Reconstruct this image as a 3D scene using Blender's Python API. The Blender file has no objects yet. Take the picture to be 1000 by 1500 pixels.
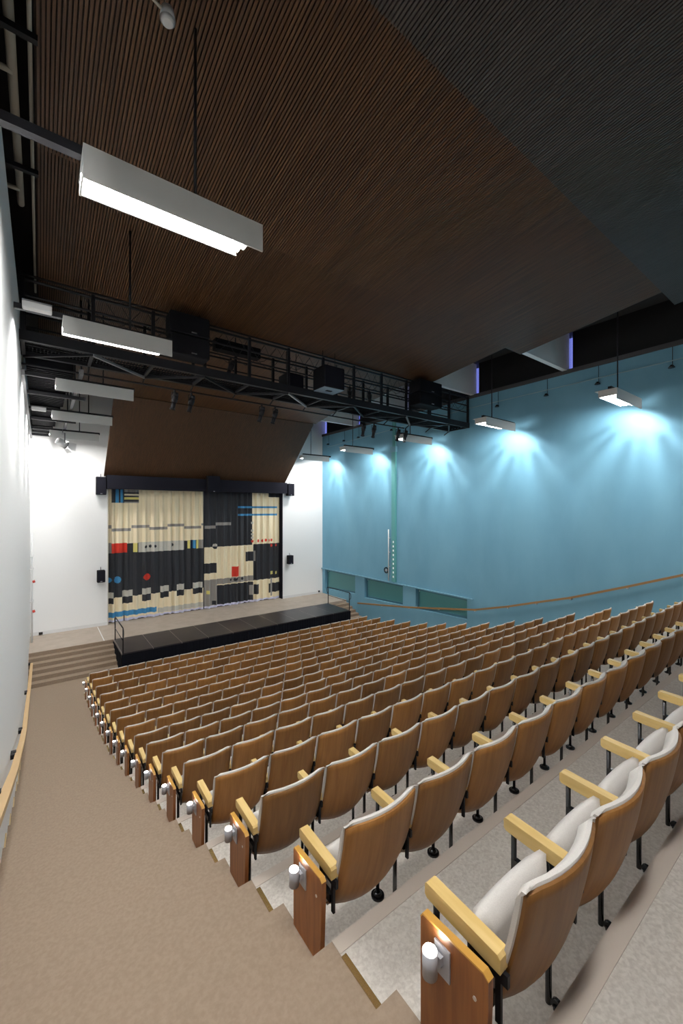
import bpy, math, random
from math import sin, cos, pi, radians
random.seed(4)
SC = bpy.context.scene
COL = SC.collection
DZ = 5.92          # the world is laid out from the camera's eye; everything is lifted so the front floor is z = 0

# ---------------------------------------------------------------- camera
cam = bpy.data.cameras.new('camera'); camo = bpy.data.objects.new('camera', cam); COL.objects.link(camo)
cam.sensor_fit = 'HORIZONTAL'; cam.sensor_width = 36; cam.lens = 590/1000*36
cam.shift_y = -0.004; cam.clip_start = 0.02; cam.clip_end = 200
camo.location = (0, 0, DZ); camo.rotation_euler = (pi/2, 0, -math.atan2(441, 590))
SC.camera = camo
# ---------------------------------------------------------------- world (dusk outside), exposure
w = bpy.data.worlds.new('dusk'); SC.world = w; w.use_nodes = True
w.node_tree.nodes['Background'].inputs[0].default_value = (.25, .30, 1.0, 1)
w.node_tree.nodes['Background'].inputs[1].default_value = 0.6
SC.view_settings.view_transform = 'Standard'; SC.view_settings.look = 'None'
SC.view_settings.exposure = 0.24; SC.view_settings.gamma = 1.0; SC.view_settings.use_curve_mapping = False
WASH = 150.0
LAMP = 62.0        # radiance of the lamp diffusers
SC.cycles.max_bounces = 6; SC.cycles.diffuse_bounces = 4; SC.cycles.glossy_bounces = 2
SC.cycles.sample_clamp_indirect = 4.0

# ---------------------------------------------------------------- materials
MAT = {}
def mat(name, col, rough=.6, metal=0., emit=None, spec=None):
    m = bpy.data.materials.new(name); m.use_nodes = True
    b = m.node_tree.nodes['Principled BSDF']
    b.inputs['Base Color'].default_value = (*col, 1); b.inputs['Roughness'].default_value = rough
    b.inputs['Metallic'].default_value = metal
    if spec is not None: b.inputs['Specular IOR Level'].default_value = spec
    if emit:
        b.inputs['Emission Color'].default_value = (*emit[0], 1); b.inputs['Emission Strength'].default_value = emit[1]
    MAT[name] = m; return m
def noisy(name, c1, c2, scale=(5, 5, 5), rough=.7, bump=0., detail=4, dist=0., lo=.35, hi=.65, spec=None, randobj=0., metal=0.):
    m = mat(name, c1, rough, metal, spec=spec); nt = m.node_tree; N = nt.nodes; L = nt.links; b = N['Principled BSDF']
    tc = N.new('ShaderNodeTexCoord'); mp = N.new('ShaderNodeMapping'); mp.inputs['Scale'].default_value = scale
    nz = N.new('ShaderNodeTexNoise'); nz.inputs['Scale'].default_value = 1; nz.inputs['Detail'].default_value = detail
    nz.inputs['Distortion'].default_value = dist
    rp = N.new('ShaderNodeValToRGB'); rp.color_ramp.elements[0].position = lo; rp.color_ramp.elements[1].position = hi
    rp.color_ramp.elements[0].color = (*c1, 1); rp.color_ramp.elements[1].color = (*c2, 1)
    L.new(tc.outputs['Object'], mp.inputs[0]); L.new(mp.outputs[0], nz.inputs[0]); L.new(nz.outputs[0], rp.inputs[0])
    out = rp.outputs[0]
    if randobj:
        oi = N.new('ShaderNodeObjectInfo'); mr = N.new('ShaderNodeMapRange')
        mr.inputs[3].default_value = 1-randobj; mr.inputs[4].default_value = 1+randobj
        hs = N.new('ShaderNodeHueSaturation'); L.new(oi.outputs['Random'], mr.inputs[0]); L.new(mr.outputs[0], hs.inputs['Value'])
        L.new(out, hs.inputs['Color']); out = hs.outputs[0]
        ad = N.new('ShaderNodeVectorMath'); L.new(mp.outputs[0], ad.inputs[0])
        cb = N.new('ShaderNodeCombineXYZ'); ml = N.new('ShaderNodeMath'); ml.operation = 'MULTIPLY'; ml.inputs[1].default_value = 60
        L.new(oi.outputs['Random'], ml.inputs[0]); L.new(ml.outputs[0], cb.inputs[0]); L.new(cb.outputs[0], ad.inputs[1]); L.new(ad.outputs[0], nz.inputs[0])
    L.new(out, b.inputs['Base Color'])
    if bump:
        bp = N.new('ShaderNodeBump'); bp.inputs['Strength'].default_value = bump; bp.inputs['Distance'].default_value = .01
        L.new(nz.outputs[0], bp.inputs['Height']); L.new(bp.outputs[0], b.inputs['Normal'])
    return m
noisy('carpet_brown', (.262,.194,.138), (.302,.226,.163), (40,40,40), .95, .2, 8)
noisy('carpet_light', (.47,.43,.385), (.60,.56,.51), (60,60,60), .9, .12, 6, .4)
mat('lino_trim', (.52,.45,.39), .6)
noisy('stage_floor', (.40,.33,.265), (.45,.375,.305), (3,3,3), .6)
mat('white_wall', (.88,.88,.875), .7)
noisy('blue_wall', (.150,.355,.49), (.172,.39,.525), (1.2,1.2,.5), .7)
mat('blue_trim', (.15,.33,.43), .5)
mat('conduit_pale', (.30,.46,.52), .5)
mat('blue_frame', (.06,.17,.23), .5)
mat('teal_glass', (.085,.27,.28), .3)
mat('green_duct', (.10,.33,.33), .5)
mat('dark_roof', (.035,.035,.036), .9)
mat('dark_wall', (.06,.06,.065), .9)
noisy('slat_wood', (.050,.019,.006), (.112,.048,.015), (30,.5,6), .5, 0, 3, 0, .3, .7)
noisy('slat_wood_grey', (.042,.033,.028), (.058,.046,.039), (30,.5,6), .5, 0, 3, 0, .3, .7)
mat('slat_back', (.022,.012,.007), .9)
noisy('panel_wood', (.056,.024,.009), (.085,.039,.015), (25,3,1.2), .55)
mat('black_metal', (.012,.012,.015), .5, spec=.25)
mat('black_box', (.006,.006,.008), .7, spec=.15)
mat('grey_metal', (.23,.23,.24), .45, .3)
mat('lamp_white', (.66,.66,.64), .5)
mat('diffuser', (.9,.9,.9), .5, emit=((1,.985,.96), LAMP))
mat('pipe_cream', (.50,.47,.40), .5)
noisy('shell_wood', (.225,.093,.020), (.315,.143,.035), (34,9,2.0), .45, 0, 5, .5, .3, .7, randobj=.28)
noisy('arm_wood', (.64,.44,.16), (.72,.52,.22), (30,4,30), .4, 0, 4, .4, randobj=.06)
noisy('panel_red', (.20,.062,.014), (.30,.105,.024), (40,40,3), .38, 0, 4, .4, randobj=.12)
mat('panel_edge', (.55,.29,.06), .35)
noisy('fabric', (.62,.585,.55), (.68,.645,.61), (300,300,300), .95, .1)
mat('piping', (.42,.38,.35), .9)
mat('black_gloss', (.01,.01,.012), .22)
mat('steel', (.6,.6,.62), .3, .9)
mat('brass', (.55,.40,.17), .25, .85)
mat('lamp_can', (.40,.40,.43), .4)
mat('can_glow', (1,1,1), .5, emit=((1,.95,.88), 14.0))
mat('rail_wood', (.55,.36,.16), .4)
mat('rail_wood_dark', (.30,.17,.065), .4)
mat('base_wood', (.62,.46,.24), .5)
noisy('deck_black', (.024,.018,.019), (.034,.026,.026), (2,2,2), .35)
mat('skirt_black', (.006,.0065,.010), .95, spec=.1)
mat('seam', (.42,.38,.34), .5)
mat('valance', (.012,.012,.018), .9, spec=.1)
mat('cloth_cream', (.88,.77,.55), .95); mat('cloth_black', (.028,.030,.036), .95); mat('cloth_blue', (.06,.27,.52), .9)
mat('cloth_grey', (.30,.28,.26), .95); mat('cloth_yellow', (.72,.64,.2), .9); mat('cloth_red', (.62,.04,.022), .9)
mat('cloth_navy', (.010,.035,.09), .9); mat('cloth_pale', (.58,.56,.50), .95); mat('cloth_hem', (.68,.68,.85), .9)
mat('blind_black', (.004,.004,.005), .9)
mat('red_plastic', (.55,.04,.02), .4)
mat('white_plastic', (.75,.75,.75), .4)
mat('sub_blue', (.20,.27,.34), .5)
mat('bulb', (1,1,1), .3, emit=((.9,1,1), .3))
g = bpy.data.materials.new('window_glass'); g.use_nodes = True; nt = g.node_tree
for n in list(nt.nodes):
    if n.type != 'OUTPUT_MATERIAL': nt.nodes.remove(n)
tr = nt.nodes.new('ShaderNodeBsdfTransparent'); gl = nt.nodes.new('ShaderNodeBsdfGlossy'); mx = nt.nodes.new('ShaderNodeMixShader')
gl.inputs['Roughness'].default_value = .05; mx.inputs[0].default_value = .08
nt.links.new(tr.outputs[0], mx.inputs[1]); nt.links.new(gl.outputs[0], mx.inputs[2])
nt.links.new(mx.outputs[0], [n for n in nt.nodes if n.type == 'OUTPUT_MATERIAL'][0].inputs[0]); MAT['window_glass'] = g

# ---------------------------------------------------------------- mesh helpers
class MB:
    def __init__(s): s.v = []; s.f = []; s.mi = []; s.mats = []; s.cur = 0; s.smooth = False; s.sm = []
    def use(s, name):
        if name not in s.mats: s.mats.append(name)
        s.cur = s.mats.index(name); return s
    def face(s, idx): s.f.append(idx); s.mi.append(s.cur); s.sm.append(s.smooth)
    def poly(s, pts):
        b = len(s.v); s.v += [tuple(p) for p in pts]; s.face(list(range(b, b+len(pts)))); return s
    def box(s, x0, y0, z0, x1, y1, z1, bev=0.):
        if x0 > x1: x0, x1 = x1, x0
        if y0 > y1: y0, y1 = y1, y0
        if z0 > z1: z0, z1 = z1, z0
        b = len(s.v)
        if not bev:
            s.v += [(x, y, z) for z in (z0, z1) for y in (y0, y1) for x in (x0, x1)]
            for q in ((0,2,3,1),(4,5,7,6),(0,1,5,4),(2,6,7,3),(0,4,6,2),(1,3,7,5)): s.face([b+i for i in q])
        else:
            e = bev; rings = [(z0, e), (z0+e, 0), (z1-e, 0), (z1, e)]
            for z, i in rings:
                for x, y in ((x0+e+i*.4,y0+i),(x1-e-i*.4,y0+i),(x1-i,y0+e+i*.4),(x1-i,y1-e-i*.4),(x1-e-i*.4,y1-i),(x0+e+i*.4,y1-i),(x0+i,y1-e-i*.4),(x0+i,y0+e+i*.4)):
                    s.v.append((x, y, z))
            s.face([b+i for i in range(7, -1, -1)]); s.face([b+24+i for i in range(8)])
            for r in range(3):
                for i in range(8):
                    j = (i+1) % 8; s.face([b+r*8+i, b+r*8+j, b+r*8+8+j, b+r*8+8+i])
        return s
    def prism(s, pts, ax, a0, a1):
        """extrude a 2-D outline along axis ax from a0 to a1"""
        def P(p, a):
            if ax == 0: return (a, p[0], p[1])
            if ax == 1: return (p[0], a, p[1])
            return (p[0], p[1], a)
        b = len(s.v); n = len(pts)
        s.v += [P(p, a0) for p in pts] + [P(p, a1) for p in pts]
        s.face([b+i for i in range(n)][::-1]); s.face([b+n+i for i in range(n)])
        for i in range(n): j = (i+1) % n; s.face([b+i, b+j, b+n+j, b+n+i])
        return s
    def tube(s, p, q, r, n=8, r2=None, cap=True):
        if r2 is None: r2 = r
        d = [q[i]-p[i] for i in range(3)]; L = math.sqrt(sum(a*a for a in d)) or 1; d = [a/L for a in d]
        u = (0,0,1) if abs(d[2]) < .9 else (1,0,0)
        a = (d[1]*u[2]-d[2]*u[1], d[2]*u[0]-d[0]*u[2], d[0]*u[1]-d[1]*u[0]); k = math.sqrt(sum(t*t for t in a)); a = [t/k for t in a]
        c = (d[1]*a[2]-d[2]*a[1], d[2]*a[0]-d[0]*a[2], d[0]*a[1]-d[1]*a[0])
        b = len(s.v)
        for o, rr in ((p, r), (q, r2)):
            for i in range(n):
                t = 2*pi*i/n; s.v.append(tuple(o[m]+rr*(cos(t)*a[m]+sin(t)*c[m]) for m in range(3)))
        sm = s.smooth; s.smooth = n >= 8
        for i in range(n): j = (i+1) % n; s.face([b+i, b+n+i, b+n+j, b+j])
        s.smooth = False
        if cap: s.face([b+i for i in range(n)]); s.face([b+n+i for i in range(n)][::-1])
        s.smooth = sm; return s
    def bar(s, p, q, wd, ht):
        """rectangular bar between two points (width sideways, height up)"""
        d = [q[i]-p[i] for i in range(3)]; L = math.hypot(d[0], d[1])
        if L < 1e-6: return s.box(p[0]-wd/2, p[1]-ht/2, p[2], p[0]+wd/2, p[1]+ht/2, q[2])
        n = (-d[1]/L*wd/2, d[0]/L*wd/2); b = len(s.v)
        for o in (p, q):
            for sx, sz in ((-1,-1),(1,-1),(1,1),(-1,1)): s.v.append((o[0]+n[0]*sx, o[1]+n[1]*sx, o[2]+sz*ht/2))
        s.face([b,b+1,b+2,b+3]); s.face([b+7,b+6,b+5,b+4])
        for i in range(4): j = (i+1) % 4; s.face([b+i, b+4+i, b+4+j, b+j])
        return s
    def mesh(s, name):
        m = bpy.data.meshes.new(name); m.from_pydata(s.v, [], s.f)
        for k in s.mats: m.materials.append(MAT[k])
        m.polygons.foreach_set('material_index', s.mi); m.polygons.foreach_set('use_smooth', s.sm)
        m.update(); return m
    def build(s, name, parent=None, loc=None, **kw):
        o = bpy.data.objects.new(name, s.mesh(name)); COL.objects.link(o)
        if parent: o.parent = parent
        if loc: o.location = loc
        for k, v in kw.items(): o[k] = v
        return o
def M(m): return MB().use(m)
def thing(name, label, cat, loc=(0,0,0), rz=0, group=None):
    o = bpy.data.objects.new(name, None); COL.objects.link(o); o.location = loc; o.rotation_euler = (0, 0, rz)
    o.empty_display_size = .1; o['label'] = label; o['category'] = cat
    if group: o['group'] = group
    return o
def tag(o, label, cat, group=None):
    o['label'] = label; o['category'] = cat
    if group: o['group'] = group
    return o
def struct(o): o['kind'] = 'structure'; return o
def inst(src, parent, loc=None, rot=None):
    c = src.copy(); COL.objects.link(c); c.parent = parent
    if loc is not None: c.location = loc
    if rot is not None: c.rotation_euler = rot
    return c

# ---------------------------------------------------------------- hall dimensions (eye-level origin)
XL, XR = -0.33, 13.93
YS, YB = 20.6, -6.5            # stage wall, back wall
PITCH = .9185
risers = [.13,.12,.125,.15,.19,.21,.23,.26,.30,.325,.335,.345,.36,.37,.38]
top = [-5.016]
for r in risers: top.append(top[-1]+r)
ROWY = [14.43-PITCH*i for i in range(16)]
TZ = [t-.89 for t in top]; TZ += [TZ[-1]+.38, TZ[-1]+.76, TZ[-1]+1.14]
EDGE = [14.43+.925-PITCH*i for i in range(20)]     # front edge of tier i
FZ = TZ[0]-.015                 # front floor
SZ = -5.15                      # stage floor
X0, X1 = 1.12, 12.45            # seating block
NROW = 21; SP = .53; CX0 = 1.185

# ---------------------------------------------------------------- floor, tiers, aisles
fl = M('carpet_brown').box(XL-.2, EDGE[0], FZ-.2, XR+.2, 18.2, FZ).build('floor'); struct(fl)
for i in range(19):
    ya, yb = EDGE[i+1] if i < 18 else YB, EDGE[i]
    if i == 18: ya = YB
    z = TZ[i]
    M('carpet_light').box(X0, ya, z-.45, X1, yb-.07, z).build('seating_tier', fl)
    M('lino_trim').box(X0, yb-.07, z-.45, X1, yb, z+.004).build('nosing_strip', fl)
    rr = TZ[i+1]-TZ[i] if i < 18 else .38
    split = rr > .24
    for side, (xa, xb) in enumerate(((XL-.1, X0), (X1, XR+.1))):
        if split:
            ym = (ya+yb)/2+.02
            M('carpet_brown').box(xa, ym, z-.45, xb, yb, z).build('aisle_step', fl)
            M('carpet_brown').box(xa, ya, z-.45, xb, ym, z+rr/2).build('aisle_step', fl)
        else:
            M('carpet_brown').box(xa, ya, z-.45, xb, yb, z).build('aisle_step', fl)
        # wooden skirting that follows the steps
        xw = XL if side == 0 else XR; e = .012 if side == 0 else -.012
        M('base_wood' if side == 0 else 'rail_wood_dark').box(xw-.001*(1 if e > 0 else -1), ya-.0, z, xw+e, yb, z+.05).build('skirting', fl)
    M('brass').box(X0-.004, yb-.44 if split else yb-.36, z-.002, X0+.022, yb-.085, z+.007).build('brass_strip', fl)

# ---------------------------------------------------------------- stage and its steps
st = M('stage_floor').box(XL-.1, 18.18, SZ-.9, XR+.1, 21.6, SZ).build('floor_stage'); struct(st)
for (xa, xb) in ((XL-.05, 2.30), (12.62, XR+.05)):
    for k in range(5):
        zt = SZ-(k+1)*(SZ-FZ)/6
        M('carpet_brown').box(xa, 18.18-(k+1)*.284, FZ-.1, xb, 18.18-k*.284, zt).build('stage_step', st)
M('carpet_brown').box(XL-.05, 18.14, SZ-.14, 2.30, 18.185, SZ+.003).build('stage_nosing', st)
M('white_plastic').box(1.99, 18.2, SZ, 2.02, 20.5, SZ+.004).build('floor_line', st)
pf = thing('stage_platform', 'black modular platform with pleated black skirt extending the stage front', 'platform', (7.46, 17.15, FZ))
px0, px1, py0, py1 = 2.33-7.46, 12.6-7.46, 16.15-17.15, 18.14-17.15
hz = SZ-FZ
nd = 10
for k in range(nd):
    a = px0+(px1-px0)*k/nd; b = px0+(px1-px0)*(k+1)/nd
    M('deck_black').box(a+.008, py0, hz-.08, b-.008, py1, hz+.012).build('deck_panel', pf)
M('seam').box(px0, py0+.005, hz-.07, px1, py1, hz+.010).build('deck_frame', pf)
sk = M('skirt_black'); sk.smooth = True
def pleat(p, q, n):
    b = len(sk.v); nx, ny = (q[1]-p[1]), -(q[0]-p[0]); L = math.hypot(nx, ny); nx /= L; ny /= L
    for i in range(n+1):
        t = i/n; d = .02*sin(i*1.9)+.012*sin(i*.7)
        x = p[0]+(q[0]-p[0])*t+nx*(d+.01); y = p[1]+(q[1]-p[1])*t+ny*(d+.01)
        sk.v.append((x, y, .0)); sk.v.append((x-nx*d*.8, y-ny*d*.8, hz-.02))
    for i in range(n): sk.face([b+2*i, b+2*i+2, b+2*i+3, b+2*i+1])
pleat((px0-.02, py1), (px0-.02, py0-.03), 40); pleat((px0-.02, py0-.03), (px1+.02, py0-.03), 260); pleat((px1+.02, py0-.03), (px1+.02, py1), 40)
sk.build('skirt', pf)
for nm, lb, x, fx in (('left', 'short black tubular guard rail at the left end of the stage platform', 2.36, 1), ('right', 'short black tubular guard rail at the right end of the stage platform', 12.57, -1)):
    g = thing('guard_rail', lb, 'railing', (x, 17.1, SZ+.012), 0, None)
    for y in (-.95, .93): M('black_metal').tube((0, y, 0), (0, y, .9), .02).build('post', g)
    M('black_metal').tube((0, -.95, .9), (0, .93, .9), .02).build('top_rail', g)
    M('black_metal').tube((0, -.95, .45), (0, .93, .45), .014).build('middle_rail', g)
    for y, s in ((-.95, -1), (.93, 1)):
        lp = M('black_metal')
        pts = [(0, y+s*.13*sin(t*pi/8), .9-.17*(1-cos(t*pi/8))) for t in range(9)]
        for a, b in zip(pts, pts[1:]): lp.tube(a, b, .016, 6)
        lp.build('end_loop', g)

# ---------------------------------------------------------------- walls
ZR = 5.85                       # roof
wl = M('white_wall').box(XL-.25, YB, -6.3, XL, YS+.2, 4.05).build('wall_left'); struct(wl)
M('dark_wall').box(XL-.4, YB, 4.05, XL-.25, YS+.2, ZR).build('upper_wall', wl)
ws = M('white_wall').box(XL-.2, YS, -6.3, 2.42, YS+.2, ZR)
ws.box(11.15, YS, -6.3, XR+.2, YS+.2, ZR).box(2.42, YS, 1.35, 11.15, YS+.2, ZR)
ws = struct(ws.build('wall_stage'))
M('white_plastic').box(XL, YS-.015, SZ, 2.40, YS, SZ+.14).build('skirting_board', ws)
M('white_plastic').box(11.17, YS-.015, SZ, XR, YS, SZ+.14).build('skirting_board', ws)
M('dark_wall').box(2.0, 21.6, -6, 11.6, 21.7, 1.6).build('back_of_opening', ws)
M('valance').box(11.12, YS-.01, SZ, 11.17, YS+.4, .95).build('opening_jamb', ws)
M('pipe_cream').box(2.40, YS-.01, SZ, 2.43, YS+.4, .95).build('opening_jamb', ws)
wb = struct(M('white_wall').box(XL-.4, YB-.2, -3, XR+.4, YB, ZR).build('wall_back'))
# blue wall with three sloping recesses
ZL = -3.60
wr = M('blue_wall')
def quad(y0, zb0, zt0, y1, zb1, zt1, x=XR): wr.poly([(x, y0, zb0), (x, y0, zt0), (x, y1, zt1), (x, y1, zb1)])
quad(YB, -6.3, 4.6, 10.09, -6.3, 4.6); 
REC = [(10.09, -4.51, 12.90, -4.615), (13.72, -4.62, 16.58, -4.745), (17.38, -4.68, 20.30, -4.83)]
prev = 10.09
ZTOP = -3.68
for (ya, za, yb, zb) in REC:
    if ya > prev: quad(prev, -6.3, 4.6, ya, -6.3, 4.6)
    quad(ya, ZTOP, 4.6, yb, ZTOP, 4.6); quad(ya, -6.3, za, yb, -6.3, zb)
    d = .22; x2 = XR+d
    wr.poly([(XR, ya, za), (x2, ya, za), (x2, yb, zb), (XR, yb, zb)]); wr.poly([(XR, ya, ZTOP), (XR, yb, ZTOP), (x2, yb, ZTOP), (x2, ya, ZTOP)])
    wr.poly([(XR, ya, za), (XR, ya, ZTOP), (x2, ya, ZTOP), (x2, ya, za)]); wr.poly([(XR, yb, zb), (x2, yb, zb), (x2, yb, ZTOP), (XR, yb, ZTOP)])
    prev = yb
quad(prev, -6.3, 4.6, YS+.1, -6.3, 4.6)
wr.poly([(XR+.35, YB, -6.3), (XR+.35, YS+.1, -6.3), (XR+.35, YS+.1, 4.6), (XR+.35, YB, 4.6)])
wr.poly([(XR, YB, 4.6), (XR+.35, YB, 4.6), (XR+.35, YS+.1, 4.6), (XR, YS+.1, 4.6)])
wr = struct(wr.build('wall_right'))
for n, (ya, za, yb, zb) in enumerate(REC):
    wi = bpy.data.objects.new('window_%d' % (n+1), None); COL.objects.link(wi); struct(wi); wi.location = (XR+.15, (ya+yb)/2, -4.2)
    c = (ya+yb)/2; cz = -4.2; a, b = ya-c, yb-c; f = .09
    P = [(a, za-cz), (b, zb-cz), (b, ZTOP-cz), (a, ZTOP-cz)]; Q = [(a+f, za-cz+f), (b-f, zb-cz+f), (b-f, ZTOP-cz-f), (a+f, ZTOP-cz-f)]
    fr = M('blue_frame')
    for i in range(4):
        j = (i+1) % 4; fr.prism([P[i], P[j], Q[j], Q[i]], 0, .0, .05)
    fr.build('window_frame', wi)
    M('teal_glass').prism(Q, 0, .02, .03).build('window_pane', wi)
    M('steel').tube((-.01, b-f-.02, ZTOP-cz-f-.02), (.0, b-f-.02, ZTOP-cz-f-.02), .03).build('window_latch', wi)
struct(M('blue_trim').box(XR-.09, 9.78, ZL-.05, XR, YS, ZL).build('trim_1'))
struct(M('dark_wall').box(XR-.05, YB, 4.47, XR+.3, YS, 4.60).build('trim_2'))
LOW = [2.75, 6.35, 9.9, 13.6, 17.4]
# clerestory windows above the blue wall, black blinds nearly closed
prevY = YB
for n, y in enumerate(LOW+[YS]):
    wi = bpy.data.objects.new('window_%d' % (n+4), None); COL.objects.link(wi); struct(wi); wi.location = (XR+.2, (prevY+y)/2, 4.6)
    h = (y-prevY)/2
    M('dark_wall').box(-.05, -h, 0, .1, -h+.06, ZR-4.6).build('window_frame', wi)
    M('window_glass').box(.04, -h+.06, 0.0, .05, h, ZR-4.6).build('window_pane', wi)
    bl = M('blind_black').box(-.06, -h+.02, 0, -.05, h-.27, ZR-4.6).build('roller_blind')
    bl.location = (XR+.2, (prevY+y)/2, 4.6)
    tag(bl, 'black roller blind in the %s high window of the blue wall' % ['nearest','second-nearest','third','fourth','fifth','farthest'][n], 'blind', 'black blinds above the blue wall')
    prevY = y

# ---------------------------------------------------------------- roof and slatted ceiling bays
rf = M('dark_roof').box(XL-.5, YB-.1, ZR, XR+.6, YS+.2, ZR+.1).build('ceiling'); struct(rf)
XA, XB = -.05, 11.35
bays = [(-1.0, 2.75), (2.77, 6.35), (6.37, 9.9), (9.92, 13.6), (13.62, 17.4), (YB, -1.02)]
for n, (ya, yb) in enumerate(bays):
    xa = XA if yb < 14 else .9
    zl, zh = 4.56, 4.96
    if n == 4: zl = 4.38
    p = struct(M('slat_back').prism([(ya, zh+.03), (yb, zl+.03), (yb, zl+.6), (ya, zh+.2)], 0, xa, XB).build('ceiling_panel'))
    s = M('slat_wood_grey' if n in (0, 5) else 'slat_wood'); nn = int((XB-xa)/.041)
    for k in range(nn):
        x = xa+.02+k*(XB-xa-.03)/nn
        s.prism([(ya, zh), (yb, zl), (yb, zl+.035), (ya, zh+.035)], 0, x, x+.025)
    s.build('slat', p, kind='stuff')
    M('slat_back').box(xa, yb-.03, zl+.03, XB, yb+.002, zl+.62).build('front_board', p)
# sloping wood panel down to the stage opening
lp = struct(M('slat_back').prism([(17.42, 4.36), (20.5, 1.46), (20.56, 1.5), (17.5, 4.45)], 0, 2.25, 11.22).build('ceiling_apron'))
s = M('panel_wood'); nn = 190
for k in range(nn):
    x = 2.25+k*(11.22-2.25)/nn
    s.prism([(17.38, 4.36), (20.46, 1.46), (20.5, 1.47), (17.42, 4.37)], 0, x+.004, x+.043)
s.build('slat', lp, kind='stuff')
# white baffles between ceiling and blue wall
for n, y in enumerate(LOW):
    y = 2.25 if n == 0 else y-.05
    b = M('white_wall').box(XB+.0, y-.12, 4.60, XR+.12, y-.06, ZR-.02); b.box(XB, y-.12, 4.58, XR+.02, y+.03, 4.61)
    struct(b.build('trim_%d' % (n+3)))

# ---------------------------------------------------------------- curtains
pal = {'k': 'cloth_black', 'b': 'cloth_blue', 'g': 'cloth_grey', 'y': 'cloth_yellow', 'r': 'cloth_red', 'n': 'cloth_navy', 'l': 'cloth_pale', 'c': 'cloth_cream', 'h': 'cloth_hem'}
CL = [('k', 2.42, -4.04, 6.73, -1.93), ('k', 2.58, 0.3, 3.12, 0.91), ('b', 2.74, 0.3, 2.86, 0.91), ('b', 2.95, 0.3, 3.07, 0.91), ('g', 3.12, 0.79, 3.71, 0.89), ('k', 3.12, 0.71, 3.71, 0.79), ('k', 3.12, 0.56, 3.71, 0.64), ('y', 3.12, 0.44, 3.71, 0.56), ('k', 3.12, 0.36, 3.71, 0.44), ('g', 3.12, 0.29, 3.71, 0.36), ('g', 2.46, -0.87, 2.58, -0.73), ('g', 2.58, -1.0, 3.37, -0.87), ('g', 3.39, -0.87, 4.17, -0.74), ('g', 4.18, -0.99, 4.99, -0.85), ('g', 4.99, -0.85, 5.78, -0.71), ('g', 5.79, -0.98, 6.6, -0.85), ('g', 6.6, -0.83, 6.73, -0.73), ('g', 2.44, -1.99, 2.59, -1.54), ('r', 2.59, -2.0, 3.21, -1.56), ('k', 3.21, -2.01, 3.46, -1.58), ('y', 3.47, -2.0, 3.63, -1.57), ('k', 3.63, -2.0, 3.69, -1.57), ('l', 3.69, -2.01, 5.79, -1.55), ('k', 5.79, -1.98, 5.93, -1.57), ('y', 5.93, -1.97, 6.05, -1.55), ('n', 6.05, -1.98, 6.19, -1.55), ('b', 6.19, -1.98, 6.32, -1.56), ('k', 6.32, -1.98, 6.35, -1.55), ('y', 6.35, -1.99, 6.48, -1.55), ('g', 6.48, -1.99, 6.74, -1.55), ('l', 3.01, -4.02, 3.44, -3.75), ('k', 3.01, -4.33, 3.44, -4.02), ('l', 3.86, -4.03, 4.25, -3.73), ('k', 3.86, -4.34, 4.25, -4.03), ('l', 4.64, -3.99, 5.03, -3.71), ('k', 4.64, -4.28, 5.03, -3.99), ('l', 5.4, -4.01, 5.79, -3.72), ('k', 5.4, -4.29, 5.79, -4.01), ('l', 6.2, -4.01, 6.65, -3.72), ('k', 6.2, -4.29, 6.65, -4.01), ('l', 2.46, -4.03, 2.65, -3.76), ('k', 2.46, -4.29, 2.65, -4.03), ('b', 2.44, -4.92, 4.47, -4.67), ('l', 4.52, -5.0, 6.73, -4.75), ('k', 4.01, -1.78, 0.07, 0, 'c'), ('k', 4.21, -1.76, 0.07, 0, 'c'), ('k', 4.42, -1.77, 0.07, 0, 'c'), ('k', 5.19, -1.75, 0.08, 1, 'c'), ('b', 2.82, -3.22, 0.15, 0, 'c'), ('b', 2.49, -3.21, 0.11, 0, 'c'), ('r', 4.06, -3.21, 0.16, 0, 'c')]
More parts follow.
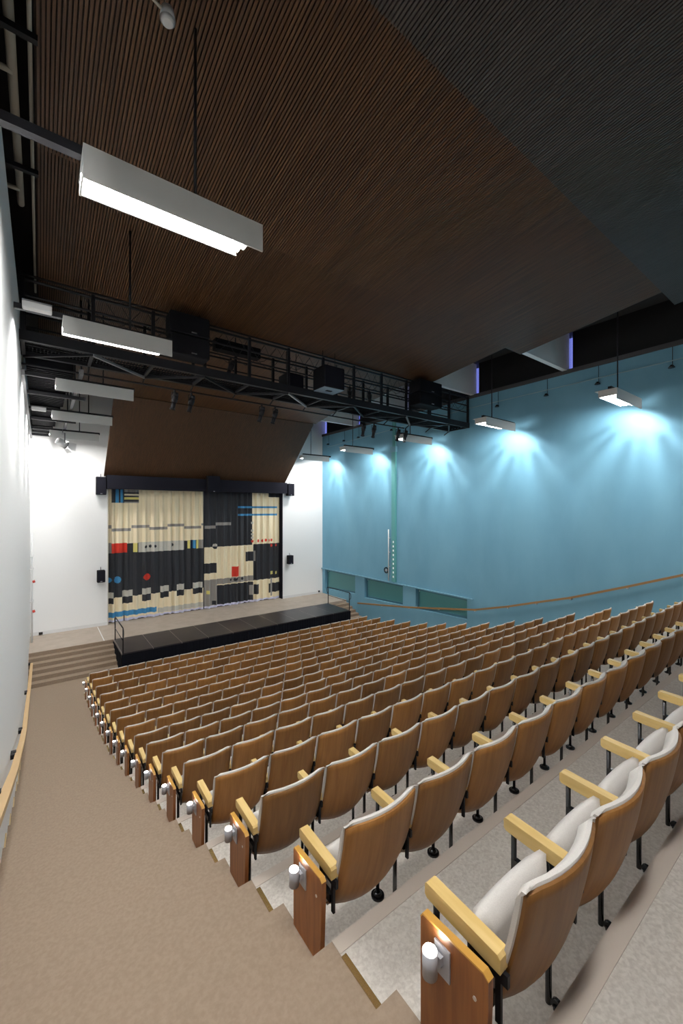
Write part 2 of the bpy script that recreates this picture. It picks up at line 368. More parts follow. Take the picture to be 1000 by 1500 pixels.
CR = [('k', 6.75, -1.98, 9.38, 0.98), ('k', 10.38, 0.68, 11.31, 1.0), ('b', 8.59, 0.07, 10.96, 0.16), ('b', 8.59, -0.36, 10.96, -0.26), ('g', 6.79, -1.01, 7.35, -0.86), ('g', 7.35, -0.84, 8.19, -0.69), ('k', 6.76, -3.33, 7.38, -2.81), ('k', 9.03, -2.85, 9.43, -2.34), ('r', 8.25, -3.65, 8.65, -3.08), ('g', 6.76, -3.96, 9.44, -3.66), ('g', 6.76, -5.17, 7.42, -3.85), ('k', 7.42, -5.48, 9.44, -3.99), ('y', 6.87, -4.38, 7.02, -4.22), ('k', 7.18, -4.99, 7.36, -4.78), ('g', 9.25, -4.74, 9.44, -4.18), ('k', 9.44, -3.95, 11.31, -1.94), ('g', 9.47, -2.87, 9.61, -2.31), ('y', 10.52, -3.72, 10.7, -3.54), ('y', 10.79, -3.72, 10.92, -3.55), ('k', 9.47, -4.72, 9.8, -4.19), ('k', 10.38, -4.72, 11.31, -4.21), ('g', 10.53, -4.95, 10.65, -3.92), ('l', 9.4, -0.75, 0.07, 0, 'c'), ('l', 9.4, -1.18, 0.07, 0, 'c'), ('l', 9.4, -1.38, 0.07, 0, 'c'), ('l', 9.4, -1.57, 0.07, 0, 'c'), ('r', 9.4, -1.77, 0.07, 0, 'c'), ('r', 9.75, -1.76, 0.08, 0, 'c'), ('r', 10.03, -1.77, 0.08, -1, 'c'), ('r', 10.25, -1.75, 0.08, 0, 'c'), ('r', 10.37, -1.76, 0.07, 1, 'c'), ('r', 10.59, -1.75, 0.08, 0, 'c'), ('r', 10.59, -2.06, 0.08, 0, 'c'), ('r', 10.86, -2.06, 0.08, 0, 'c'), ('l', 7.33, -1.94, 0.14, 2, 'c'), ('k', 7.33, -1.94, 0.14, -2, 'c'), ('k', 8.18, -3.78, 0.08, 0, 'c'), ('k', 8.42, -3.8, 0.08, 0, 'c'), ('k', 8.54, -3.76, 0.08, 0, 'c'), ('k', 8.8, -3.77, 0.08, 0, 'c')]
def curtain(xa, xb, pat, label, seed):
    rnd = random.Random(seed); m = MB()
    for k in 'ckbgyrnlh': m.use(pal[k])
    order = 'ckbgyrnlh'
    dx = .024; nx = int((xb-xa)/dx); z0, z1 = -5.07, 1.0; nz = int((z1-z0)/.026)
    ph = [rnd.uniform(0, 6.3) for _ in range(4)]
    off = []
    for i in range(nx+1):
        x = xa+(xb-xa)*i/nx
        off.append(.055*sin(x*2*pi/.34+1.3*sin(x*2.1+ph[0]))+.03*sin(x*2*pi/.19+ph[1])+.02*sin(x*2*pi/.9+ph[2]))
    for j in range(nz+1):
        z = z0+(z1-z0)*j/nz
        for i in range(nx+1):
            x = xa+(xb-xa)*i/nx
            zz = z+(.02*sin(x*5+ph[3])-.05*(1 if j == 0 else .0) if j < 2 else 0)
            m.v.append((x, 20.85+off[i]*(1.15-.25*j/nz), zz))
    m.smooth = True
    for j in range(nz):
        z = z0+(z1-z0)*(j+.5)/nz
        row = [0]*nx
        for it in pat:
            c = order.index(it[0])
            if it[-1] == 'c':
                _, ux, uz, r, half, _ = it
                if abs(z-uz) > r: continue
                if half == 2 and z < uz or half == -2 and z > uz: continue
                w_ = math.sqrt(max(0, r*r-(z-uz)**2))*.95
                a, b = (ux-w_ if half != 1 else ux), (ux+w_ if half != -1 else ux)
            else:
                _, a, zb, b, zt = it
                if not (zb <= z <= zt): continue
            for i in range(max(0, round((a-xa)/(xb-xa)*nx)), min(nx, round((b-xa)/(xb-xa)*nx))): row[i] = c
        if j < 2: row = [8]*nx
        for i in range(nx):
            m.cur = row[i]; a = j*(nx+1)+i; m.face([a, a+1, a+nx+2, a+nx+1])
    o = m.build('stage_curtain'); tag(o, label, 'curtain', 'patterned stage curtains'); return o
curtain(2.46, 6.72, CL, 'left stage curtain, cream and black with red block, blue dot and blue bottom band', 1)
curtain(6.76, 11.10, CR, 'right stage curtain, half black and half cream with two thin blue lines', 2)
M('cloth_black').box(2.46, 20.95, SZ, 11.1, 20.97, -4.9).build('curtain_gap_shade', ws)  # black strip standing in for the shadow in the gap under the curtains
va = struct(M('valance').box(2.33, 20.15, .90, 11.22, 20.6, 1.50).build('trim_8'))

# ---------------------------------------------------------------- loudspeakers on the stage wall
def wall_speaker(x, z, wd, ht, label, y=20.35):
    t = thing('loudspeaker', label, 'speaker', (x, y, z), 0, 'small black loudspeakers around the stage opening')
    M('black_box').box(-wd/2, -.14, -ht/2, wd/2, .14, ht/2, .015).build('cabinet', t)
    M('valance').box(-wd/2+.02, -.148, -ht/2+.03, wd/2-.02, -.139, ht/2-.02).build('grille', t)
    M('steel').box(-.04, -.152, -ht/2+.04, .04, -.147, -ht/2+.06).build('badge', t)
    M('black_metal').box(-.04, .14, -.05, .04, .26, .05).build('wall_bracket', t)
    M('black_metal').tube((0, .05, ht/2), (0, .1, ht/2+.13), .012).build('antenna_knob', t)
wall_speaker(2.12, 1.02, .38, .78, 'black loudspeaker at upper left corner of the stage opening')
wall_speaker(2.12, -2.92, .30, .52, 'small black loudspeaker low on the white wall left of the curtain')
wall_speaker(11.52, 1.12, .42, .70, 'black loudspeaker at upper right corner of the stage opening')
wall_speaker(11.52, -2.9, .30, .50, 'small black loudspeaker low on the white wall right of the curtain')
wall_speaker(6.93, 1.25, .62, .82, 'black centre loudspeaker in front of the beam above the curtain', 20.0)

# ---------------------------------------------------------------- hanging lamps
ordl = ['nearest', 'second-nearest', 'third', 'fourth', 'farthest']
LY = [3.9, 7.55, 11.25, 15.0, 18.75, .25]
def hall_lamp(x, y, z, d, label, group, barx):
    side = d; d = 1      # side: which wall it washes; the origin is the left end
    t = thing('hanging_lamp', label, 'lamp', (x, y, z), 0, group)
    L = 1.72 if side > 0 else 1.60
    M('lamp_white').box(0, 0, -.28, d*L, .018, 0).build('shield_plate', t)
    M('lamp_white').box(0, .018, -.012, d*L, .50, 0).build('top_plate', t)
    h = M('lamp_white').box(0.0, .018, -.175, d*.015, .42, -.012)
    h.box(d*.015, .405, -.17, d*(L-.26 if side > 0 else L-.13), .42, -.012); h.build('housing', t)
    M('diffuser').box(d*.02, .022, -.165, d*(L-.27 if side > 0 else L-.14), .35, -.13).build('diffuser', t)
    ar = bpy.data.lights.new('wall_washer', 'SPOT'); ar.energy = WASH; ar.color = (1, .985, .96); ar.spot_size = radians(154); ar.spot_blend = .45; ar.shadow_soft_size = .010
    ao = bpy.data.objects.new('wall_washer', ar); COL.objects.link(ao); ao.parent = t; ao.location = (1.62, .21, -.06) if side > 0 else (-.01, .2, -.12); ao.rotation_euler = (radians(22), side*radians(-14), 0)
    lv = M('lamp_white')
    for k in range(9 if side > 0 else 0):
        an = radians(-64+k*15+(5 if k % 3 else -3)); r0, tk = .085, .0035+.0025*(k % 2)
        cy, cz = .21+r0*sin(an), -.06-r0*cos(an); ty, tz = tk*cos(an), tk*sin(an); ry, rz = .012*sin(an), -.012*cos(an)
        lv.prism([(cy-ty, cz-tz), (cy+ty, cz+tz), (cy+ty+ry, cz+tz+rz), (cy-ty+ry, cz-tz+rz)], 0, 1.55, 1.70)
    if side > 0: lv.build('louvre', t)
    M('black_metal').box(barx[0], .16, .01, barx[1], .24, .09).build('mounting_bar', t)
    M('black_metal').tube((d*.96 if side < 0 else .62, .2, .09), (d*.96 if side < 0 else .62, .2, (ZR+.01 if side > 0 else 4.8)-z), .016).build('suspension_rod', t)
    M('steel').box(d*.45, .1, 0, d*.5, .3, .02).build('clamp', t)
    return t
ordl += ['above the row nearest', 'behind and above']
for n in range(6):
    hall_lamp(.28, LY[n], 3.0, -1, 'white hanging lamp by the white left wall, %s from the viewer' % ordl[n], 'lamps along the left wall', (-.6, 1.65 if n else .05))
    hall_lamp(11.42, LY[n], 3.02 if n == 0 else 2.97, 1, 'white hanging lamp by the blue wall, %s from the viewer' % ordl[n], 'lamps along the blue wall', (.1, 1.95))
# emergency-light boxes on the left bars
for n, lb in ((1, 'flat white box fixed under the bar beside the second hanging lamp on the left'), (3, 'flat white box fixed under the bar beside the fourth hanging lamp on the left')):
    t = thing('ballast_box', lb, 'box', (-.04, LY[n]-.16, 2.97), 0, 'white boxes on the left bars')
    M('white_plastic').box(-.17, -.06, -.07, .18, .06, .03, .012).build('casing', t); M('grey_metal').box(-.17, -.06, .03, .18, .30, .045).build('mounting_plate', t)

# ---------------------------------------------------------------- technical grid by the left wall
tg = thing('ceiling_grid', 'black steel grid with ribbed dark panels high along the left wall near the stage', 'grid', (0, 15.6, 3.0))
ys = [11.1, 13.2, 15.1, 16.9, 18.8, 20.5]
for y in ys[1::2]: M('black_metal').box(XL, y-15.6-.04, .0, 1.0, y-15.6+.04, .09).build('cross_bar', tg)
M('grey_metal').box(XL, -4.6, -.12, XL+.06, 5.0, .0).build('wall_rail', tg)
for a, b in zip(ys, ys[1:]):
    s = M('black_box')
    for k in range(14):
        y = a-15.6+.12+k*(b-a-.2)/14; s.box(XL+.08, y, .12, .62-(a-11)*.03, y+.06, .16)
    s.box(XL+.08, a-15.6+.08, .16, .62-(a-11)*.03, b-15.6-.06, .5); s.build('ribbed_panel', tg)
M('grey_metal').box(.72, -4.6, .10, .80, 3.4, .22).build('long_beam', tg)
for y in ys[:4]: M('black_metal').tube((.76, y-15.6, .2), (.76, y-15.6, 2.0), .02).build('hanger', tg)

# pipes in the slot above the left wall
t = tag(M('pipe_cream').tube((-.26, YB, 4.75), (-.24, 8.0, 4.75), .045, 12).build('pipe'), 'thick cream pipe running along the top of the left wall', 'pipe')
tag(M('pipe_cream').tube((-.085, YB, 4.72), (-.085, 11.0, 4.72), .02, 8).build('conduit'), 'thin cream conduit along the left edge of the wooden ceiling', 'conduit')
for y, lb in ((1.8, 'short cream pipe crossing over the left wall top near the viewer'), (5.6, 'short cream pipe crossing over the left wall below the first lamp'), (7.6, 'short cream pipe crossing at the far end of the thick pipe')):
    tag(M('pipe_cream').tube((-.45, y, 4.72), (-.24, y, 4.72), .03).build('pipe'), lb, 'pipe')
for y in (3.0, 5.0, 7.0): tag(M('black_metal').box(-.5, y, 4.64, -.02, y+.06, 4.7).build('pipe_support'), 'black bracket carrying the cream pipes, at the %s support point' % {3.0: 'first', 5.0: 'second', 7.0: 'third'}[y], 'bracket', 'pipe brackets')
# smoke detector on its conduit
t = thing('smoke_detector', 'round cream smoke detector under the wooden ceiling near the top left', 'detector', (.95, 3.98, 4.56))
M('white_plastic').tube((0,0,.10), (0,0,0), .055, 20, .07).tube((0,0,0), (0,0,-.03), .07, 20, .045).build('body', t)
M('pipe_cream').tube((0,0,.05), (-.35,-.1,.08), .014).tube((-.35,-.1,.08), (-1.0,-1.2,.14), .014).build('cable_conduit', t)

# ---------------------------------------------------------------- lighting bridge
BY0, BY1 = 10.0, 10.95
br = thing('lighting_bridge', 'black steel lighting bridge spanning the hall below the wooden ceiling', 'bridge', (6.8, 10.5, 3.29))
ox, oy, oz = 6.8, 10.5, 3.29
bx0, bx1 = XL-ox, XR-.03-ox; y0, y1 = BY0-oy, BY1-oy
for y in (y0, y1):
    M('black_metal').box(bx0, y-.05, 0, bx1, y+.05, .2).build('main_beam', br)
    for z, r in ((.62, .02), (.9, .025), (1.2, .03)): M('black_metal').tube((bx0, y, z), (bx1, y, z), r, 6).build('guard_bar', br)
M('black_metal').tube((bx0, y0+.1, 1.34), (bx1, y0+.1, 1.34), .025, 6).build('top_pipe', br)
M('black_metal').tube((bx0, y1+.22, -.12), (bx1-2.5, y1+.22, -.12), .024, 6).build('hanging_pipe', br)
np_ = 12
for k in range(np_+1):
    x = bx0+.05+(bx1-bx0-.1)*k/np_
    for y in (y0, y1): M('black_metal').box(x-.035, y-.035, .1, x+.035, y+.035, 1.25).build('post', br)
    M('black_metal').box(x-.03, y0, 0.0, x+.03, y1, .06).build('cross_member', br)
    if k % 3 == 1: M('black_metal').tube((x, y1, 1.2), (x, y1, ZR-oz-.9), .02, 6).build('hanger', br)
for k in range(np_):
    xa = bx0+.05+(bx1-bx0-.1)*k/np_; xb = bx0+.05+(bx1-bx0-.1)*(k+1)/np_
    M('grey_metal' if k % 4 == 1 else 'black_metal').bar((xa, y0 if k % 2 else y1, -.02), (xb, y1 if k % 2 else y0, -.02), .05, .05).build('brace', br)
    M('black_metal').tube((xb, y1, 0), (xb, y1+.24, -.12), .02, 6).build('outrigger', br)
s = M('black_box')
for k in range(220): x = bx0+(bx1-bx0)*k/220; s.box(x, y0+.05, .08, x+.018, y1-.05, .11)
for k in range(6): y = y0+.1+k*.15; s.box(bx0, y, .07, bx1, y+.015, .09)
s.build('deck_grating', br, kind='stuff')
M('black_box').box(-3.2, y0+.2, .85, -1.95, y0+.45, 1.12).build('cable_tray', br)
s = M('black_metal')
for k in range(34):
    x = -6+k*.37+random.uniform(-.1, .1); z = random.uniform(.5, .8); y = y0+.1
    pts = [(x+.18*t, y, 1.2-z*sin(pi*t/6.)*.9) for t in range(7)]
    for a, b in zip(pts, pts[1:]): s.tube(a, b, .007, 4, cap=False)
s.build('cable', br, kind='stuff')
# control boxes along the top pipe
for k, (x, l) in enumerate(((4.15, .9), (5.4, .55), (7.9, .8), (10.0, .7))):
    tag(M('black_box').box(x-l/2, 10.0, 4.655, x+l/2, 10.2, 4.80).build('junction_box'), 'flat black box on the top rail of the lighting bridge, %s from the left' % ['first','second','third','fourth'][k], 'box', 'junction boxes on the bridge')
def sub(x, z, wx, wy, wz, label, light=False, split=False, y=9.65):
    t = thing('bridge_loudspeaker', label, 'speaker', (x, y, z), 0, 'large loudspeakers on the bridge')
    if split:
        M('black_box').box(-wx/2, -wy/2, wz/2+.01, wx/2, wy/2, wz, .02).build('upper_cabinet', t)
        M('black_box').box(-wx/2, -wy/2, 0, wx/2, wy/2, wz/2-.01, .02).build('lower_cabinet', t)
        for z_ in (.06, wz/2+.06): M('steel').box(.02, -wy/2-.008, z_, .14, -wy/2, z_+.025).build('badge', t)
    else:
        M('black_box').box(-wx/2, -wy/2, 0, wx/2, wy/2, wz, .02).build('cabinet', t)
        M('valance').box(-wx/2+.03, -wy/2-.01, .03, wx/2-.03, -wy/2, wz-.03).build('grille', t)
    if light:
        M('sub_blue').box(-wx/2+.02, -wy/2+.02, -.012, wx/2-.02, wy/2-.02, 0.0).build('base_plate', t)
        M('black_box').box(-.1, -.05, -.02, .1, .05, -.012).build('handle_recess', t)
    for sx in (-1, 1):
        M('black_metal').tube((sx*wx*.3, 0, wz), (sx*wx*.3, 0, 4.64-z), .010, 6).build('hanging_wire', t)
        M('steel').tube((sx*wx*.3, 0, wz+.0), (sx*wx*.3, 0, wz+.05), .02).build('shackle', t)
sub(2.75, 3.50, .88, .45, .95, 'pair of stacked black loudspeakers hung left of centre on the lighting bridge', split=True)
sub(6.75, 3.47, .72, .60, .62, 'black bass loudspeaker with pale underside hung at the middle of the bridge', True)
sub(5.95, 3.50, .55, .55, .45, 'smaller black loudspeaker left of the one with the pale underside', y=10.45)
sub(10.95, 3.62, 1.15, .5, .86, 'pair of stacked black loudspeakers hung near the blue-wall end of the bridge', split=True)
def spot(x, y, z, tilt, rz, label, up=False):
    t = thing('stage_spotlight', label, 'spotlight', (x, y, z), rz, 'stage spotlights on the bridge')
    b = M('black_metal'); c, s_ = cos(tilt), sin(tilt)
    def P(a): return (0, a*c, -.20-a*s_)
    b.tube(P(-.18), P(-.10), .05, 10, .075).tube(P(-.10), P(.08), .075, 10).tube(P(.08), P(.26), .055, 10)
    b.tube(P(.26), P(.29), .07, 10); b.build('barrel', t)
    M('black_metal').box(-.09, -.012, -.21, -.08, .012, -.03).box(.08, -.012, -.21, .09, .012, -.03).box(-.09, -.012, -.04, .09, .012, -.03).build('yoke', t)
    M('black_metal').box(-.02, -.02, -.03, .02, .02, .05).build('clamp', t)
    M('steel').tube(P(.288), P(.292), .05, 10).build('lens', t)
sz_ = 3.13
for k, (x, dz, tl, rz) in enumerate(((2.85, 0, 1.15, .3), (3.28, 0, 1.15, .3), (5.35, 0, 1.15, .3), (5.8, 0, 1.15, .3), (9.35, 0, .95, -.5), (9.85, 0, .95, -.5), (11.1, 0, .9, -.5), (11.5, 0, .9, -.5))):
    nm = ['leftmost', 'second', 'third', 'fourth', 'fifth', 'sixth', 'seventh', 'rightmost'][k]
    spot(x, 11.18, 3.12, tl, rz, 'black spotlight hanging below the bridge, %s of eight' % nm)
for k, (x, tl, rz) in enumerate(((4.1, 1.1, .6), (8.15, .8, -.6), (9.0, .9, -.8))):
    spot(x, 10.45, 4.02, tl, rz, 'black spotlight inside the bridge railing, %s' % ['left of the middle loudspeaker', 'just right of the middle loudspeaker', 'nearest the blue-wall loudspeakers'][k])
# silver par can high on the left near the stage wall
t = thing('parcan_lamp', 'silver stage lamp with open barn doors below the farthest left bar', 'spotlight', (.70, 18.7, 2.62), .4)
M('white_plastic').tube((-.2, 0, -.02), (.08, 0, -.14), .13, 14, .15).build('housing', t)
M('grey_metal').tube((.08, 0, -.14), (.12, 0, -.155), .16, 14).build('front_ring', t)
M('white_plastic').poly([(.12,-.14,-.05),(.38,-.2,-.08),(.34,-.2,-.38),(.10,-.14,-.28)]).poly([(.12,.14,-.05),(.38,.2,-.08),(.34,.2,-.38),(.10,.14,-.28)]).poly([(.1,-.14,-.29),(.22,-.2,-.44),(.22,.2,-.44),(.1,.14,-.29)]).build('barn_door', t)
M('grey_metal').box(-.04, -.17, -.1, 0, -.155, .28).box(-.04, .155, -.1, 0, .17, .28).box(-.04, -.17, .26, 0, .17, .28).tube((-.02, 0, .26), (-.02, 0, .42), .015).build('yoke', t)

# ---------------------------------------------------------------- fittings on the blue wall
t = thing('wall_cable_duct', 'vertical green cable duct with a column of white sockets on the blue wall', 'duct', (XR, 14.27, -3.55))
M('green_duct').box(-.10, -.13, 0, 0, .13, 6.4).build('channel', t)
M('blue_trim').box(-.13, -.18, 6.35, 0, .20, 6.62).build('junction_cover', t)
M('green_duct').box(-.06, -.10, 6.6, 0, .10, 8.1).build('upper_channel', t)
for k in range(9): M('bulb').box(-.112, -.03, .2+k*.213, -.098, .03, .29+k*.213).build('socket', t)
t = thing('cable_pipe', 'thin pale vertical pipe beside the green duct on the blue wall', 'pipe', (XR-.06, 14.62, -3.55))
M('lamp_white').tube((-.03, 0, 0), (-.03, 0, 2.55), .025).build('pipe_run', t)
for z in (.7, 1.4, 2.1): M('steel').box(-.04, -.03, z, .06, .03, z+.03).build('bracket', t)
t = thing('wall_hook', 'round black hook with coiled cable beside the green duct', 'hook', (XR, 14.82, -3.05))
s = M('black_gloss')
for k in range(16):
    a, b = 2*pi*k/16, 2*pi*(k+1)/16; s.tube((-.06, .13*cos(a), .13*sin(a)), (-.06, .13*cos(b), .13*sin(b)), .03, 6)
s.build('cable_coil', t); M('steel').tube((0, 0, 0), (-.09, 0, 0), .05, 10).build('peg', t)
t = thing('wall_conduit', 'long thin blue conduit with drops running along the top of the blue wall', 'conduit', (XR-.03, 10, 3.95))
s = M('conduit_pale').tube((0, -13, .13), (0, 0, .14), .014, 6).tube((0, 0, .14), (0, 10, -.2), .014, 6); s.build('conduit_run', t)
SY = [19.87, 18.3, 17.0, 14.4, 12.2, 8.68, 6.83, 5.25, 3.42, 1.9]
for y in SY: M('black_metal').tube((0, y-10, -.05), (0, y-10, .6), .008, 6).build('drop_cable', t)
for k, y in enumerate(SY):
    u = thing('wall_downlight', 'tiny black downlight high on the blue wall, %s counted from the stage' % ['first','second','third','fourth','fifth','sixth','seventh','eighth','ninth','tenth'][k], 'downlight', (XR-.09, y, 3.90), 0, 'tiny black downlights on the blue wall')
    M('black_gloss').tube((-.02, 0, .05), (-.02, 0, -.03), .03, 10, .085).build('shade', u); M('black_gloss').box(-.01, -.02, .0, .09, .02, .05).build('bracket', u)

# ---------------------------------------------------------------- handrails
prof = [(17.05, -5.11), (15.16, -4.86), (13.27, -4.60), (11.5, -4.31), (9.67, -4.0), (8.26, -3.60), (7.2, -3.25), (6.05, -2.884), (4.47, -2.28), (3.2, -1.775), (1.5, -1.10), (0, -.5), (-2, .25)]
t = thing('handrail', 'long slim brown wooden handrail climbing along the blue wall', 'handrail', (XR-.09, 10, -4))
for a, b in zip(prof, prof[1:]): M('rail_wood_dark').bar((0, a[0]-10, a[1]+4), (0, b[0]-10, b[1]+4), .05, .07).build('rail_segment', t)
for a in prof[1:]: M('steel').box(0, a[0]-10-.02, a[1]+4-.07, .09, a[0]-10+.02, a[1]+4-.03).build('bracket', t)
t = thing('handrail', 'broad pale wooden handrail climbing along the white left wall', 'handrail', (XL+.09, 10, -4.1))
prof[0] = (17.6, -5.19)
for a, b in zip(prof, prof[1:]): M('rail_wood').bar((0, a[0]-10, a[1]+3.94), (0, b[0]-10, b[1]+3.94), .075, .05).build('rail_segment', t)
for a in prof[0:-1:2]: M('black_metal').box(-.09, a[0]-10-.06, a[1]+4-.09, -.03, a[0]-10+.0, a[1]+4-.03).box(-.09, a[0]-10+.02, a[1]+4-.09, -.03, a[0]-10+.08, a[1]+4-.03).build('bracket', t)
# white pipes and red valves in the corner by the stage
t = thing('riser_pipe', 'white vertical pipe with red valves in the left corner by the stage', 'pipe', (XL+.07, 19.6, SZ))
M('white_plastic').tube((0, 0, 0), (0, 0, 3.7), .025).tube((0, .25, 0), (0, .25, 4.2), .03).build('pipe_run', t)
for z in (1.55, 2.8, 3.3): M('white_plastic').box(-.06, -.06, z, .05, .33, z+.05).build('bracket', t)
for z in (1.2, 2.35): M('red_plastic').tube((.02, -.04, z), (.10, -.04, z+.02), .05, 10).build('valve', t)
tag(M('black_gloss').box(-.05, YS-.06, SZ+.02, .08, YS-.02, SZ+.12).build('floor_socket'), 'small black socket at the foot of the white wall left of the stage', 'socket')
tag(M('black_gloss').box(13.6, YS-.06, SZ+.08, 13.7, YS-.02, SZ+.18).build('floor_socket'), 'small black socket at the foot of the white wall right of the stage', 'socket')

# ---------------------------------------------------------------- seats
NU, NV = 10, 12
HW = .253
def prof_yz(v):
    """v 0 (bottom) .. 1 (top): centre line of the plywood back"""
    z = .385+.505*v
    y = .125*(1-v)**1.15+.045*(1-v)**7-.010*sin(pi*v)
    return y, z
def shell(hw, off, grow_top, thick, m, rnd=.0, z0=0.):
    """curved sheet, concave toward the sitter; off = distance in front of the back face"""
    b = MB().use(m); b.smooth = True
    for side in (0, 1):
        for j in range(NV+1):
            v = z0+(1-z0)*j/NV; y, z = prof_yz(v)
            for i in range(NU+1):
                u = -1+2*i/NU
                cu = .055*(u*u)
                drop = (abs(u)**5)*.03*(1-v)**2
                e = 0
                if rnd and side == 1:
                    e = -rnd*max(0, (abs(u)-.8)/.2)**2-rnd*max(0, (v-.9)/.1)**2
                b.v.append((u*hw, y+cu+off+(thick+e if side else 0)-.055, z+grow_top*v-.035*(1-u*u)*(1-v)**2-.012*abs(u)**9*v**6))
    W = NU+1; n = W*(NV+1)
    for j in range(NV):
        for i in range(NU):
            a = j*W+i; b.face([a, a+1, a+W+1, a+W]); b.face([n+a, n+a+W, n+a+W+1, n+a+1])
    b.smooth = False
    for i in range(NU):
        b.face([i, n+i, n+i+1, i+1]); a = NV*W+i; b.face([a, a+1, n+a+1, n+a])
    for j in range(NV):
        a = j*W; b.face([a, a+W, n+a+W, n+a]); a += NU; b.face([a, n+a, n+a+W, a+W])
    return b
shell_m = shell(HW-.006, 0, 0, .012, 'shell_wood').mesh('back_shell')
pad_m = shell(HW+.003, .013, .014, .046, 'fabric', .030).mesh('back_cushion')
pip = MB().use('piping')
# cushion of the tipped-up seat
def seat_cushion():
    b = MB().use('fabric'); b.smooth = True
    nx, nz = 10, 9; hw = .228
    for side in (0, 1):
        for j in range(nz+1):
            t = j/nz
            for i in range(nx+1):
                u = -1+2*i/nx
                ed = max(0, abs(u)-.75)/.25; et = max(0, abs(2*t-1)-.72)/.28
                th = .044*math.sqrt(max(0.03, 1-.9*max(ed, et)**4))
                yc = .213-.012*t-.01*u*u
                b.v.append((u*hw, yc+(th if side else -th), .350+.298*t))
    W = nx+1; n = W*(nz+1)
    for j in range(nz):
        for i in range(nx):
            a = j*W+i; b.face([a, a+1, a+W+1, a+W]); b.face([n+a, n+a+W, n+a+W+1, n+a+1])
    for i in range(nx): b.face([i, n+i, n+i+1, i+1]); a = nz*W+i; b.face([a, a+1, n+a+1, n+a])
    for j in range(nz): a = j*W; b.face([a, a+W, n+a+W, n+a]); a += nx; b.face([a, n+a, n+a+W, a+W])
    return b
cush_m = seat_cushion().mesh('seat_cushion')
under_m = M('shell_wood').box(-.21, .252, .39, .21, .266, .64).mesh('seat_board')
def arm(x):
    b = M('arm_wood'); w2 = .025
    b.prism([(.065,.605),(.30,.615),(.365,.620),(.375,.630),(.375,.668),(.368,.675),(.075,.662),(.065,.652)], 0, x-w2, x+w2)
    return b
HS = SP/2
armL_m = arm(-HS).mesh('armrest'); armR_m = arm(HS).mesh('armrest')
def legf(x): return M('black_gloss').tube((x, .34, .0), (x, .34, .62), .012, 10)
def footf(x): return M('black_gloss').tube((x, .34, 0), (x, .34, .012), .042, 14).tube((x, .34, .012), (x, .34, .03), .036, 14, .016)
def legr(x): return M('black_gloss').tube((x, .185, .0), (x, .185, .62), .013, 10).box(x-.012, .10, .46, x+.012, .345, .50)
def footr(x): return M('black_gloss').tube((x-.008, .15, .022), (x+.008, .15, .022), .022, 10).tube((x, .15, 0), (x, .15, .02), .016, 8)
def brk(x): return M('black_metal').box(x-.007, .05, .56, x+.007, .20, .60).box(x-.006, .075, .42, x+.006, .095, .56)
parts = {'L': [(armL_m, 'armrest'), (legf(-HS).mesh('front_leg'), 'front_leg'), (footf(-HS).mesh('foot_flange'), 'foot_flange'), (legr(-HS).mesh('rear_leg'), 'rear_leg'), (footr(-HS).mesh('foot_ball'), 'foot_ball'), (brk(-HS).mesh('bracket'), 'bracket')],
         'R': [(armR_m, 'armrest'), (legf(HS).mesh('front_leg'), 'front_leg'), (footf(HS).mesh('foot_flange'), 'foot_flange'), (legr(HS).mesh('rear_leg'), 'rear_leg'), (footr(HS).mesh('foot_ball'), 'foot_ball'), (brk(HS).mesh('bracket'), 'bracket')]}
# wooden end panel with its aisle light
pm = M('panel_red'); PX = -HS-.065
out = [(.348,-.35),(.348,.602),(.338,.615),(.09,.628),(.072,.615),(.072,.54),(.115,-.35)]
pm.prism(out, 0, PX-.013, PX+.013)
pm.use('panel_edge').prism([(.350,.597),(.339,.617),(.09,.630),(.070,.616),(.073,.612),(.09,.624),(.338,.610),(.346,.597)], 0, PX-.0135, PX+.0135)
pm.use('steel')
for y, z in ((.31, .53), (.12, .52)): pm.tube((PX-.016, y, z), (PX-.012, y, z), .007, 8)
panel_m = pm.mesh('end_panel')
plate_m = M('lamp_can').box(PX-.019, .215, .475, PX-.013, .280, .580).box(PX-.035, .240, .52, PX-.018, .270, .55).mesh('light_bracket')
can_m = M('lamp_can').tube((PX-.056, .268, .487), (PX-.056, .268, .570), .026, 18, cap=True).mesh('aisle_light')
glow_m = M('can_glow').tube((PX-.056, .268, .5705), (PX-.056, .268, .573), .0235, 18).mesh('light_disc')
def ob(name, mesh, parent):
    o = bpy.data.objects.new(name, mesh); COL.objects.link(o); o.parent = parent; return o
rown = ['front row', 'second row from the stage', 'third row from the stage', 'fourth row from the stage', 'fifth row from the stage', 'sixth row from the stage', 'seventh row from the stage', 'eighth row from the stage',
        'eighth row from the viewer', 'seventh row from the viewer', 'sixth row from the viewer', 'fifth row from the viewer', 'fourth row from the viewer', 'third row from the viewer', 'second row from the viewer', 'row nearest the viewer']
ordn = ['first', 'second', 'third', 'fourth', 'fifth', 'sixth', 'seventh', 'eighth', 'ninth', 'tenth', 'eleventh', 'twelfth', 'thirteenth', 'fourteenth', 'fifteenth', 'sixteenth', 'seventeenth', 'eighteenth', 'nineteenth', 'twentieth', 'twenty-first']
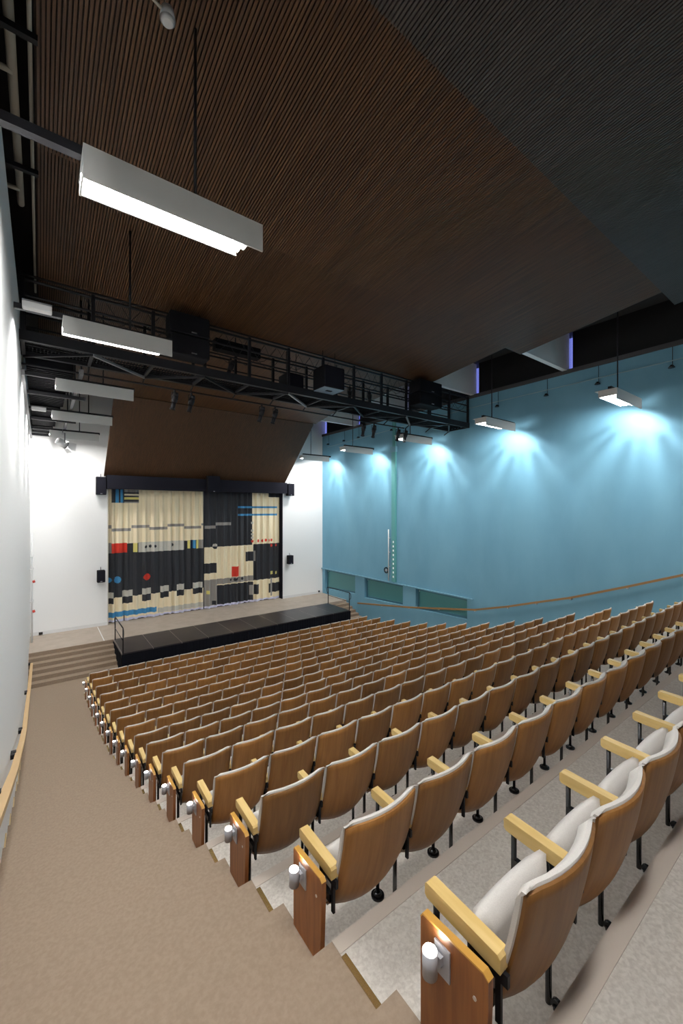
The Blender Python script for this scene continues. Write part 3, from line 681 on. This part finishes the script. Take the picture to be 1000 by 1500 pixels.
count = {15: 5, 14: 11, 13: 18}
for i in range(16):
    n = count.get(i, NROW)
    for j in range(n):
        x = CX0+SP*(j+.5)
        lab = 'wood-backed folding seat in the %s, %s from the left aisle' % (rown[i], ordn[j]) if j else 'aisle-end wood-backed seat with lit end panel in the %s' % rown[i]
        t = thing('auditorium_seat', lab, 'seat', (x, ROWY[i]+.0, TZ[i]), 0, 'rows of wood-backed folding seats')
        ob('back_shell', shell_m, t); ob('back_cushion', pad_m, t)
        if i >= 5 or j == 0: ob('seat_cushion', cush_m, t)
        for m_, nm in parts['L']:
            if i < 5 and nm in ('foot_ball', 'bracket', 'foot_flange'): continue
            ob(nm, m_, t)
        if j == NROW-1:
            for m_, nm in parts['R']: ob(nm, m_, t)
        if j == 0:
            p = ob('end_panel', panel_m, t); ob('light_bracket', plate_m, p); ob('aisle_light', can_m, p); ob('light_disc', glow_m, p)
            sp = bpy.data.lights.new('aisle_glow', 'SPOT'); sp.energy = .9; sp.spot_size = radians(85); sp.spot_blend = .9; sp.shadow_soft_size = .015; sp.color = (1, .93, .82)
            so = bpy.data.objects.new('aisle_glow', sp); COL.objects.link(so); so.parent = p
            so.location = (PX-.050, .262, .577); so.rotation_euler = (0, radians(180+38), 0)

# the rest of the three nearest rows, beyond the right edge of the picture
rest = M('shell_wood')
def bake(m, x, y, z):
    b = len(rest.v); rest.v += [(v.co.x+x, v.co.y+y, v.co.z+z) for v in m.vertices]
    for p in m.polygons:
        rest.use(m.materials[p.material_index].name); rest.smooth = p.use_smooth; rest.face([b+i for i in p.vertices])
for i, n in count.items():
    for j in range(n, NROW):
        for m_ in (shell_m, pad_m, cush_m)+tuple(q[0] for q in parts['L']): bake(m_, CX0+SP*(j+.5), ROWY[i], TZ[i])
rest = rest.build('auditorium_seats', kind='stuff')
tag(rest, 'far right seats of the three nearest rows, beyond the edge of the picture', 'seats')

# ---------------------------------------------------------------- lift all to z = 0 floor
for o in SC.objects:
    if o.parent is None and o is not camo: o.location.z += DZ
